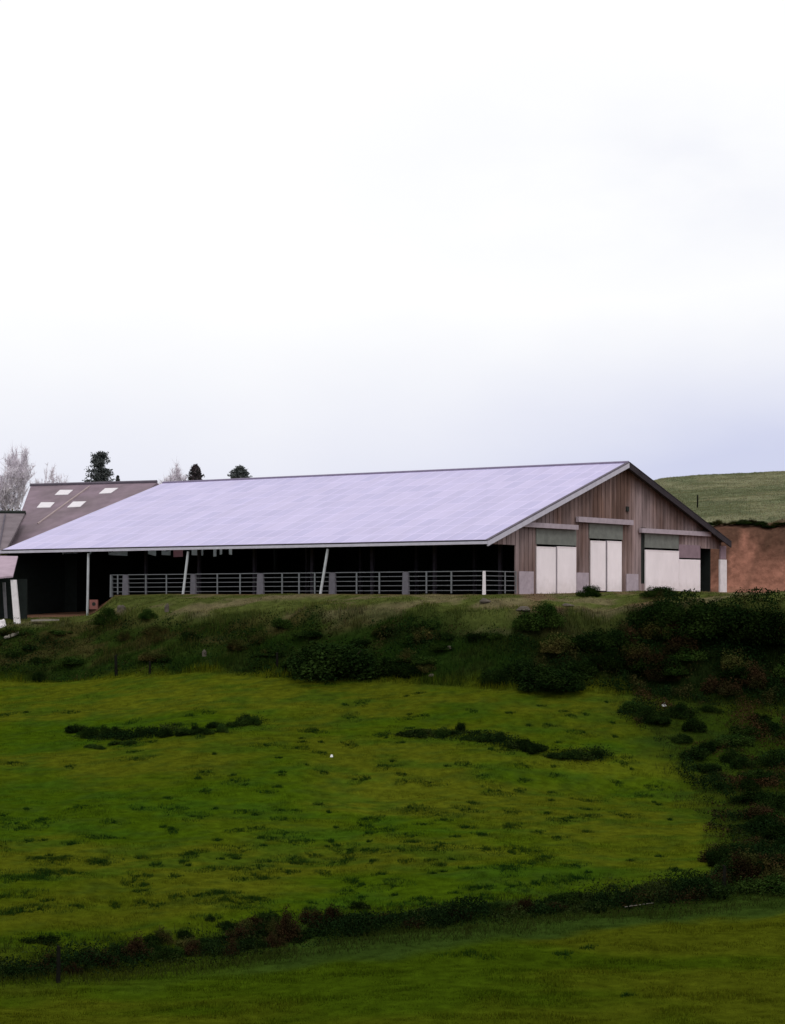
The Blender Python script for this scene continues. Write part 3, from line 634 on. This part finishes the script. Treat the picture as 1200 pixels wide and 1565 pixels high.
# leaning roof poles at the eave
for (xt, yt, xb, yb_) in ((133.5, 845, 133.5, 941), (286, 838, 279, 909), (499.5, 832, 488.5, 910)):
    vt = fv(xt, -.05); Zt = O.y + UU.y * -.05 + VV.y * vt
    vb = fv(xb, -.1); Zb = O.y + VV.y * vb
    m = MB(); m.tube((.06, vt, ZE0 - .32), (-.1, vb, (HY - yb_ - 6) / F * Zb), .085, n=10); m.build('roof_pole', M_pole, barn)

# ------------------------------------------------------------ cattle railings along the open side
RZ0, RZ1 = .66, 1.80
def W(u, v, z=0): p = O + UU * u + VV * v; return Vector((p.x, p.y, z))
posts = [170.5, 192.5, 296, 398.5, 508.5, 620.5, 740]
pn = ['narrow grey railing post at the far left end of the cattle railings', 'broad concrete railing post second from the left end', 'broad concrete railing post just right of the leaning pole on the left',
      'broad concrete railing post midway between the two leaning poles', 'broad concrete railing post just right of the leaning pole in the middle', 'broad concrete railing post third from the barn corner of the railings', 'slim white railing post at the barn corner']
pn[5] = 'broad concrete railing post nearest the white corner post'
U0 = .30; vs = [fv(p, U0) for p in posts]
for i, v in enumerate(vs):
    wd = (.08, .25, .22, .26, .24, .22, .065)[i]
    m = MB(); m.hexa([(-wd, -.09, 0), (wd, -.09, 0), (wd, .09, 0), (-wd, .09, 0), (-wd * .86, -.07, 1.46), (wd * .86, -.07, 1.46), (wd * .86, .07, 1.46), (-wd * .86, .07, 1.46)])
    o = m.build('railing_post', M_white if i == 6 else M_rail if i == 0 else M_conc2 if 'M_conc2' in globals() else mat('post_concrete', (.125, .12, .14), var=.2))
    if i > 0 and i < 6: M_conc2 = o.data.materials[0]
    p = W(U0, v); o.location = (p.x, p.y, RZ0 - .30); o.rotation_euler = (0, 0, ANG + math.pi / 2)
    tag(o, pn[i], 'post', 'upright posts of the cattle railings')
def railing(p0, p1, label, ups):
    d = p1 - p0; Lg = d.length; o = empty('cattle_railing', (p0.x, p0.y, RZ0), math.atan2(d.y, d.x))
    tag(o, label, 'railing', 'tubular cattle railings along the open side')
    for k in range(5):
        z = .04 + (RZ1 - RZ0 - .04) * (k / 4) ** .95; m = MB(); m.tube((0, 0, z), (Lg, 0, z), 0.022 if k < 4 else .030, n=7); m.build('rail', M_rail, o)
    for f in ups:
        m = MB(); m.box(Lg * f - .05, Lg * f + .05, -.07, -.038, -.12, RZ1 - RZ0 + .03); m.build('upright', M_rail, o)
rl = ['short railing panel at the far left end between the first two posts', 'railing panel crossed by the left leaning pole', 'railing panel just right of the left leaning pole',
      'railing panel crossed by the middle leaning pole', 'railing panel just right of the middle leaning pole', 'railing panel ending at the white corner post']
upl = [(.5,), (.30, .62), (.36, .72), (.30, .55, .78), (.33, .66), (.26, .60)]
for i in range(6):
    g1 = .16 if i else .1
    railing(W(U0, vs[i] - g1), W(U0, vs[i + 1] + .16), rl[i], upl[i])
railing(W(U0 + .12, vs[6]), W(uW - .05, vs[6] + .02), 'short railing panel turning in from the white corner post to the gable wall', (.6, .95))

# ------------------------------------------------------------ buildings on the left
def at(px, py, Y): return Vector(((px - CX) / F * Y, Y, (HY - py) / F * Y))
A, B_, Cc = at(47, 743, 164), at(240, 737.5, 159.5), at(14, 840, 148.5)
nrm = (B_ - A).cross(Cc - A).normalized()
def onp(px, py, lift=0.0):
    d = at(px, py, 1.0); t_ = A.dot(nrm) / d.dot(nrm); return d * t_ + nrm * lift * (1 if nrm.z > 0 else -1)
M_broof = mat('brown_fibre_cement', (.205, .15, .185), rough=.8, var=.2, scale=.8, col2=(.165, .125, .145))
bb = empty('brown_roofed_building', (A.x, A.y, -1)); tag(bb, 'building with brown fibre cement roof and four pale skylights behind the barn', 'building')
def loc(ps): return [p - Vector((A.x, A.y, -1)) for p in ps]
def slab(name, pts, th, mtl, parent, origin):
    m = MB(); top = [p - origin for p in pts]; bot = [p - Vector((0, 0, th)) for p in top]; k = len(top)
    m.v = [tuple(p) for p in top + bot]; m.f = [tuple(range(k)), tuple(range(2 * k - 1, k - 1, -1))] + [(i, k + i, k + (i + 1) % k, (i + 1) % k) for i in range(k)]; m.m = [0] * len(m.f)
    return m.build(name, mtl, parent)
OB = Vector((A.x, A.y, -1))
br_ = slab('roof', [onp(47, 743), onp(240, 737.5), onp(125, 840), onp(-6, 840), onp(19, 820)], .2, M_broof, bb, OB)
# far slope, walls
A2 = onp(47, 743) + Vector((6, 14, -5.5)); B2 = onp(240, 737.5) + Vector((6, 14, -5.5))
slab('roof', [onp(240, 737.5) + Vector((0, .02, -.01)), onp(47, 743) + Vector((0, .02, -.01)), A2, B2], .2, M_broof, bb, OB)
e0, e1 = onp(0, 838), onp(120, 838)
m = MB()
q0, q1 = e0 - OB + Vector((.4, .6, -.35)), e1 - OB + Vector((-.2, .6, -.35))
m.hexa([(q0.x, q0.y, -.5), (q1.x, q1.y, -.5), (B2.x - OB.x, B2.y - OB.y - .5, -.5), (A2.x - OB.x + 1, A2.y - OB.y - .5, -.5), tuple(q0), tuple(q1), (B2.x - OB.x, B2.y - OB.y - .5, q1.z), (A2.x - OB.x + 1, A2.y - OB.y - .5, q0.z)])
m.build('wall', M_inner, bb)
M_sky = mat('skylight_sheet', (.66, .62, .66), rough=.4, var=.06)
for q in (((92, 749.5), (112, 749.5), (104, 756.5), (84, 757)), ((161, 747), (181, 746.5), (170, 754), (151.5, 755)), ((63, 768.5), (84, 768.5), (77, 776), (56.5, 776.5)), ((112, 767.5), (132, 767), (123, 775), (103, 776))):
    c_ = slab('skylight', [onp(x, y, .05) for x, y in q], .04, M_sky, br_, OB)
mj = MB(); a1, a2 = onp(137, 744, .03) - OB, onp(58, 801, .03) - OB; mj.tube(a1, a2, .07, n=6); mj.build('roof_seam', mat('seam', (.34, .27, .27), var=.1), br_)
mj = MB(); a1, a2 = onp(47, 742.5, .05) - OB, onp(240, 737.2, .05) - OB; mj.tube(a1, a2, .13, n=6); mj.build('ridge_cap', M_dtrim, br_)
mj = MB(); a1, a2 = onp(38, 785, .06) - OB, onp(20, 820, .06) - OB; mj.tube(a1, a2, .13, n=6); mj.build('valley_gutter', M_black, br_)

g0 = at(-60, 783, 152); gb = empty('grey_roofed_building', (g0.x, g0.y, -1)); tag(gb, 'low building with dull grey roof at the left edge beside the brown roof', 'building')
OG = Vector((g0.x, g0.y, -1)); M_groof = mat('grey_roof_sheet', (.17, .14, .155), rough=.85, var=.2, scale=1.2)
gr = slab('roof', [at(-120, 783, 153), at(38.5, 784, 153), at(20, 821, 147.5), at(8, 842, 145.5), at(-120, 842, 145.5)], .18, M_groof, gb, OG)
mj = MB(); mj.tube(at(-120, 782.5, 153) - OG, at(39, 783.5, 153) - OG, .15, n=6); mj.build('ridge_cap', M_black, gr)
for xx in (5, -20, -50): 
    mj = MB(); mj.tube(at(xx + 3, 787, 152.4) - OG + Vector((0, 0, .05)), at(xx - 6, 838, 146.1) - OG + Vector((0, 0, .05)), .06, n=5); mj.build('roof_batten', M_dtrim, gr)
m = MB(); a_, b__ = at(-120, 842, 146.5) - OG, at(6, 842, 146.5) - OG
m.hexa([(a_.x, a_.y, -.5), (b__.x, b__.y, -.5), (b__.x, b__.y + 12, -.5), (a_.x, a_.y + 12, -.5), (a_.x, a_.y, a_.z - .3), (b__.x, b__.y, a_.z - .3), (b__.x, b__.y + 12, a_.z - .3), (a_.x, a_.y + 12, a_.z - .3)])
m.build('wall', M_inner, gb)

s0 = at(0, 955, 129); OS = Vector((s0.x, s0.y, float(H(s0.x, s0.y)))); sb = empty('lean_to_shed', OS); tag(sb, 'small lean-to shed with mauve roof on thick white posts at the left edge', 'shed')
M_sroof = mat('mauve_roof_sheet', (.36, .27, .33), rough=.7, var=.14, scale=1.5)
slab('roof', [at(-140, 846, 133.5), at(27.5, 850, 133.5), at(20, 880, 129), at(-140, 893, 129)], .10, M_sroof, sb, OS)
def beam(a, b, wd, nm, mtl, par, o): m = MB(); m.tube(a - o, b - o, wd, n=4); m.build(nm, mtl, par)
slab('post', [at(16, 883, 129.2), at(24.5, 882, 129.2), at(31, 952, 129.2), at(21.5, 953, 129.2)], .0, M_white, sb, OS).hide_render = False
for o_ in [o for o in sb.children if o.name.startswith('post')]: bpy.data.objects.remove(o_)
def post4(x0, x1, y0, x2, x3, y1, Yd, th, nm, mtl, par, o):
    a, b, c, d = at(x0, y0, Yd), at(x1, y0, Yd), at(x3, y1, Yd), at(x2, y1, Yd); dv_ = Vector((0, th, 0)); m = MB()
    m.hexa([q - o for q in (d, c, c + dv_, d + dv_, a, b, b + dv_, a + dv_)]); return m.build(nm, mtl, par)
post4(16, 24.5, 886, 21.5, 31, 956, 129.2, .3, 'post', M_white, sb, OS)
post4(3.5, 8, 890, 7, 11, 945, 132.5, .15, 'post', mat('grey_post', (.22, .21, .23), var=.2), sb, OS)
post4(-70, -64, 893, -70, -64, 960, 129.2, .25, 'post', M_white, sb, OS)
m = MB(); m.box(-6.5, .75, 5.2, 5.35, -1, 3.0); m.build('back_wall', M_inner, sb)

# ------------------------------------------------------------ small things
def block(name, px, py, wpx, hpx, dep, mtl, label, cat, rz=0.0, tilt=0.0, group=None, Y=None, taper=.9):
    X0, Y0, Z0 = hit(px, py) if Y is None else ((px - CX) / F * Y, Y, float(H((px - CX) / F * Y, Y)))
    w2, h_ = wpx / F * Y0 / 2, hpx / F * Y0; m = MB(); j = lambda: random.uniform(-.08, .08) * min(w2 * 2, h_)
    P = []
    for z, s in ((-.05, 1), (h_, taper)):
        for sx, sy in ((-1, -1), (1, -1), (1, 1), (-1, 1)): P.append((sx * w2 * s + j(), sy * dep / 2 * s + j(), z + j()))
    m.hexa(P); o = m.build(name, mtl)
    if name == 'stone':
        import bmesh
        bm = bmesh.new(); bmesh.ops.create_icosphere(bm, subdivisions=3, radius=1.0)
        for vv in bm.verts:
            q = vv.co; k_ = 1 + .28 * math.sin(q.x * 3 + px) * math.cos(q.y * 2.3 + py) + .12 * math.sin(q.z * 7 + px)
            vv.co = Vector((q.x * w2 * k_, q.y * dep / 2 * k_, max(q.z, -.3) * h_ * .8 * k_))
        bm.to_mesh(o.data); bm.free()
    o.location = (X0, Y0, Z0 + .02); o.rotation_euler = (0, tilt, rz); tag(o, label, cat, group); return o
M_red = mat('faded_red', (.22, .09, .08), var=.2); M_stone = mat('field_stone', (.075, .062, .05), var=.3, bump=.02); M_pale = mat('pale_board', (.22, .20, .17), var=.15); M_rot = mat('dark_post_wood', (.010, .010, .008), rough=1, spec=0, var=.3)
def plank(px0, py0, px1, py1, label, wd=.2):
    a = Vector(hit(px0, py0)); b = Vector(hit(px1, py1)); d = b - a; m = MB()
    m.box(0, d.length, -wd / 2, wd / 2, 0, min(.1, wd * .5)); m.box(d.length * .2, d.length * .24, -wd / 2 - .01, wd / 2 + .01, min(.1, wd * .5) + .001, min(.1, wd * .5) + .02)
    o = m.build('plank', M_pale); o.location = a + Vector((0, 0, .12)); o.rotation_euler = (0, -math.atan2(d.z, math.hypot(d.x, d.y)), math.atan2(d.y, d.x)); tag(o, label, 'plank')
plank(48, 953, 90, 953, 'long pale board lying on the ground before the dirt floor of the barn', .35)
plank(9, 979, 27, 972, 'short pale board lying aslant on the bank below the small shed', .3)
plank(955, 1393, 1000, 1386, 'thin pale pole lying in the ditch on the right', .03)
# red feed box
X0, Y0, Z0 = hit(143, 940); Yb_ = Y0
rb = empty('feed_box', (at(143, 928, 137.2).x, 137.2, at(143, 924, 137.2).z - .3)); tag(rb, 'faded red box with a dark round hole beside the leftmost roof pole', 'box')
m = MB(); m.box(-.27, .27, 0, .4, 0, .62); m.build('casing', M_red, rb); m = MB(); m.tube((0.02, -.02, .34), (0.02, .02, .34), .12, n=12); m.build('hole_disc', M_black, rb)  # solid black disc stands in for the shade inside the hole
for i, (x, y, w_, h_, lb) in enumerate([(186, 935, 13, 12, 'larger grey stone on the grass strip right of the leaning tyre coloured soil'), (255, 934, 8, 13, 'upright narrow stone on the grass strip below the left leaning pole'), (742, 921, 16, 7, 'flat pale stone below the white corner post'),
          (2, 958, 12, 13, 'white block beside the foot of the small shed'), (800, 934, 18, 7, 'pinkish rock at the bank top left of the round bush'), (868, 927, 16, 5, 'flat pinkish rock at the bank top right of the round bush'), (686, 993, 10, 4, 'small pale stone on the bank under the barn corner'),
          (312, 1003, 8, 10, 'pale stump on the left bank'), (660, 1035, 9, 4, 'pale stone at the foot of the bank under the barn corner')]):
    if i == 0: lb = 'grey stone on the grass strip between the leftmost pole and the first railing post'
    block('stone', x, y, w_, h_, w_ / F * 120 * .8, M_white if i == 3 else M_stone, lb, 'stone', rz=random.uniform(-.4, .4), taper=.65)
M_litter = mat('white_bag', (.8, .8, .8), var=.05)
block('feed_sack', 1015, 1079, 7, 3.5, .15, M_litter, 'small white sack lying in the dark grass below the gable', 'sack', taper=.6)
block('paper_scrap', 507, 1157, 5, 2.5, .1, M_litter, 'tiny white scrap lying alone in the middle of the pasture', 'litter', taper=.5)
def fpost(px, y0, y1, wpx, label, Y=None):
    X0, Y0, Z0 = hit(px, y1); h_ = (y1 - y0) / F * Y0; r_ = wpx / F * Y0 / 2; m = MB()
    m.tube((0, 0, -.1), (random.uniform(-.04, .04), 0, h_), r_, r_ * .85, n=7); m.tube((-.0, 0, h_), (.0, 0, h_ + r_ * .6), r_ * .8, r_ * .3, n=7)
    o = m.build('fence_post', M_rot); o.location = (X0, Y0, Z0); tag(o, label, 'post', 'old wooden fence posts')
fpost(89, 1447, 1502, 7, 'dark wooden fence post in the hedge at the lower left corner')
fpost(178, 1002, 1034, 5, 'dark wooden fence post at the left foot of the bank')
fpost(229, 1012, 1030, 4, 'short dark post right of the taller post at the left foot of the bank')
fpost(424, 998, 1024, 4, 'dark wooden fence post left of the large rounded bush')
fpost(1106, 1325, 1368, 6, 'dark wooden fence post at the right end of the ditch hedge')
fpost(1066, 757, 776, 2.6, 'thin dark post standing on the hillside behind the barn')
# pale rubble and the track by the doors
M_track = mat('pale_track', (.38, .31, .26), rough=.95, var=.2, scale=1.5)
pts = []
for x in np.arange(925, 1000, 8):
    u, _ = gp(x, 900, -1.2); pts.append(u)
m = MB(); rows_ = []
for i, u in enumerate(np.linspace(gp(926, 900)[0], gp(1000, 900)[0], 16)):
    for v in (-.3, -1.0, -1.8):
        p = O + UU * u + VV * (v + .15 * math.sin(i * 1.3)); m.v.append((p.x, p.y, float(H(p.x, p.y)) + .12))
for i in range(15):
    for j in range(2): k = i * 3 + j; m.f.append((k, k + 1, k + 4, k + 3)); m.m.append(0)
o = m.build('path', M_track); tag(o, kind='structure')

# ------------------------------------------------------------ trees behind
M_bark = mat('hazed_bark', (.58, .54, .58), var=.2); M_twig = mat('hazed_twigs', (.66, .61, .67), var=.15); M_cbark = mat('conifer_bark', (.06, .045, .04), var=.2)  # sky glare and haze put into the pale bark and twig colours
M_need = leafmat('needles', (.055, .065, .065), (.085, .09, .09)); M_need2 = leafmat('needles_brown', (.10, .075, .085), (.06, .06, .06))
def tree_root(px, ytop, Y, width, name, label, cat, group):
    X0 = (px - CX) / F * Y; z0 = float(H(X0, Y)); top = (HY - ytop) / F * Y
    o = empty(name, (X0, Y, z0)); tag(o, label, cat, group); return o, top - z0, width / F * Y
def bare_tree(px, ytop, Y, width, label, seed, dens=1.0):
    o, h_, wd = tree_root(px, ytop, Y, width, 'bare_tree', label, 'tree', 'trees behind the farm buildings')
    r = random.Random(seed); m = MB(); tips = []
    def grow(p, d, L_, rad, dep):
        q = p + d * L_; m.tube(p, q, rad, rad * .68, n=4)
        if dep >= 2: tips.append((p, q))
        if dep == 5: return
        for k in range(r.choice([2, 3, 3]) if dep else 5):
            nd_ = (d + Vector((r.uniform(-.6, .6), r.uniform(-.6, .6), r.uniform(-.1, .45)))).normalized(); grow(p + d * L_ * r.uniform(.6, 1), nd_, L_ * r.uniform(.62, .85), rad * .58, dep + 1)
    grow(Vector((0, 0, 0)), Vector((0, 0, 1)), 1.0, .035, 0)
    vs_ = np.array(m.v); sz = h_ / vs_[:, 2].max(); top_ = vs_[vs_[:, 2] > vs_[:, 2].max() * .72][:, 0]; sx = wd / (np.percentile(top_, 95) - np.percentile(top_, 5)); sx = min(sx, wd * 1.2); cx_ = 0
    f3 = lambda p: (p[0] * sx, p[1] * sx, p[2] * sz)
    m.v = [f3(p) for p in m.v]; m.build('trunk', M_bark, o)
    rg = np.random.default_rng(seed); T = np.array([[f3(a), f3(b)] for a, b in tips]); nT = int(6500 * dens); k = rg.integers(0, len(T), nT); f = rg.uniform(0, 1, (nT, 1))
    base = T[k, 0] * (1 - f) + T[k, 1] * f; d = rg.normal(size=(nT, 3)) * .5 + np.array([0, 0, .6]); tip = base + d * rg.uniform(.3, .9, (nT, 1)) * (wd / 5.0)
    sd_ = rg.normal(size=(nT, 3)); sd_ /= np.linalg.norm(sd_, axis=1)[:, None]; v = np.stack([base - sd_ * .03, base + sd_ * .03, tip], 1).reshape(-1, 3)
    c = bpy.data.objects.new('crown', raw_mesh('crown', v, 3, [M_twig])); C.objects.link(c); c.parent = o
def conifer(px, ytop, Y, width, label, seed, mtl, top_blunt=.15, ybase=760):
    o, h_, wd = tree_root(px, ytop, Y, width, 'conifer', label, 'tree', 'trees behind the farm buildings')
    m = MB(); m.tube((0, 0, 0), (0, 0, h_ * .97), .28, .04, n=7); m.build('trunk', M_cbark, o)
    rg = np.random.default_rng(seed); hc = (ybase - ytop) / F * Y; V_ = []
    nb_ = int(22)
    for i in range(nb_ * 5):
        t_ = rg.uniform(0, 1); z = h_ - hc * t_; rad = wd / 2 * (top_blunt + (1 - top_blunt) * t_ ** .75) * rg.choice([.45, .7, .9, 1.0, 1.25]); a = rg.uniform(0, 2 * np.pi)
        n = 70; s = rg.uniform(.1, 1, n); p = np.c_[np.cos(a) * s * rad, np.sin(a) * s * rad, z - s * rad * .18 + .25 * s ** 2 * rad] + rg.normal(size=(n, 3)) * .14 * (wd / 4)
        d = rg.normal(size=(n, 3)); d /= np.linalg.norm(d, axis=1)[:, None]; e_ = np.cross(d, rg.normal(size=(n, 3))); e_ /= np.linalg.norm(e_, axis=1)[:, None]; q = rg.uniform(.06, .15, (n, 1))
        V_.append(np.stack([p - d * q, p - e_ * q * .5, p + d * q, p + e_ * q * .5], 1).reshape(-1, 3))
    c = bpy.data.objects.new('crown', raw_mesh('crown', np.concatenate(V_), 4, [mtl])); C.objects.link(c); c.parent = o
bare_tree(14, 682, 215, 64, 'tall pale bare tree at the left edge above the grey roof', 3, 2.2)
bare_tree(-22, 700, 210, 60, 'pale bare tree cut by the left edge of the picture', 13, 1.0)
bare_tree(72, 707, 250, 46, 'faint pale bare tree above the left end of the brown roof', 5, 1.6)
bare_tree(271, 709, 240, 52, 'pale bare tree rising behind the barn ridge left of a conifer', 7, 2.4)
conifer(154, 690, 215, 48, 'tall dark conifer standing behind the brown roof', 21, M_need, .38, 752)
conifer(299, 712, 235, 30, 'brownish conifer behind the barn ridge beside the bare tree', 22, M_need2, .10, 737)
conifer(366, 714, 235, 34, 'rightmost small dark conifer behind the barn ridge', 23, M_need, .30, 735)
conifer(180, 728, 222, 14, 'tiny dark conifer at the right foot of the tall conifer', 24, M_need, .1)
for i, x in enumerate([-12, 6, 22, 40]):
    X0 = (x - CX) / F * 190; bush(0, 0, 42, 160, 3, 'tall olive hedge shrub under the pale trees at the left edge', 'hedge shrubs under the pale trees', pos=(X0, 190, float(H(X0, 190))))
SHORT = {'lone low bushes just above the left end of the ditch hedge': 'lone low bush just above the left part of the ditch hedge', 'very dark scrub beside the large rounded bush': 'very dark bush beside the large rounded bush', 'bushes of the left pasture row': 'dark bush in the left pasture row', 'flat bushes below the left pasture row': 'small flat bush below the left pasture row',
 'bushes of the right pasture row': 'dark bush in the right pasture row', 'scrub along the cutting edge': 'scrub overhanging the red earth cutting', 'hedge shrubs under the pale trees': 'tall olive hedge shrub under the pale trees'}
for o, x, y in BUSH:
    g = o['group']
    if g not in SHORT: SHORT[g] = g.replace(' bushes of the ', ' bush in the ').replace(' scrub on the ', ' scrub bush on the ')
ORD = 'first second third fourth fifth sixth seventh eighth ninth tenth eleventh twelfth thirteenth fourteenth fifteenth sixteenth seventeenth eighteenth nineteenth twentieth'.split()
ZONE = {}
for o, x, y in BUSH: ZONE.setdefault(o['group'], []).append((o, x, y))
for g, it in ZONE.items():
    ditch = 'ditch hedge' in g and len(it) > 9; two_d = any(k in g for k in ('thicket', 'bank')); it.sort(key=lambda t: t[1] if ditch else t[2]); nbnd = 3 if ((two_d or ditch) and len(it) > 9) else 1
    size = math.ceil(len(it) / nbnd)
    for bnd in range(nbnd):
        part = sorted(it[bnd * size:(bnd + 1) * size], key=lambda t: t[1]); half = math.ceil(len(part) / 2)
        for i, (o, x, y) in enumerate(part):
            n_ = ORD[i] + ' from the left' if i < half and i < 20 else (ORD[len(part) - 1 - i] + ' from the right' if len(part) - 1 - i < 20 else 'near the middle')
            if len(part) == 1: n_ = 'on its own'
            bd = '' if nbnd == 1 else (('left ', 'central ', 'right ') if ditch else ('upper ', 'middle ', 'lower '))[bnd]
            o['label'] = SHORT[g] + (', ' + bd + ('third' if ditch else 'band') if bd else '') + ', ' + n_
print('bushes', nb[0])
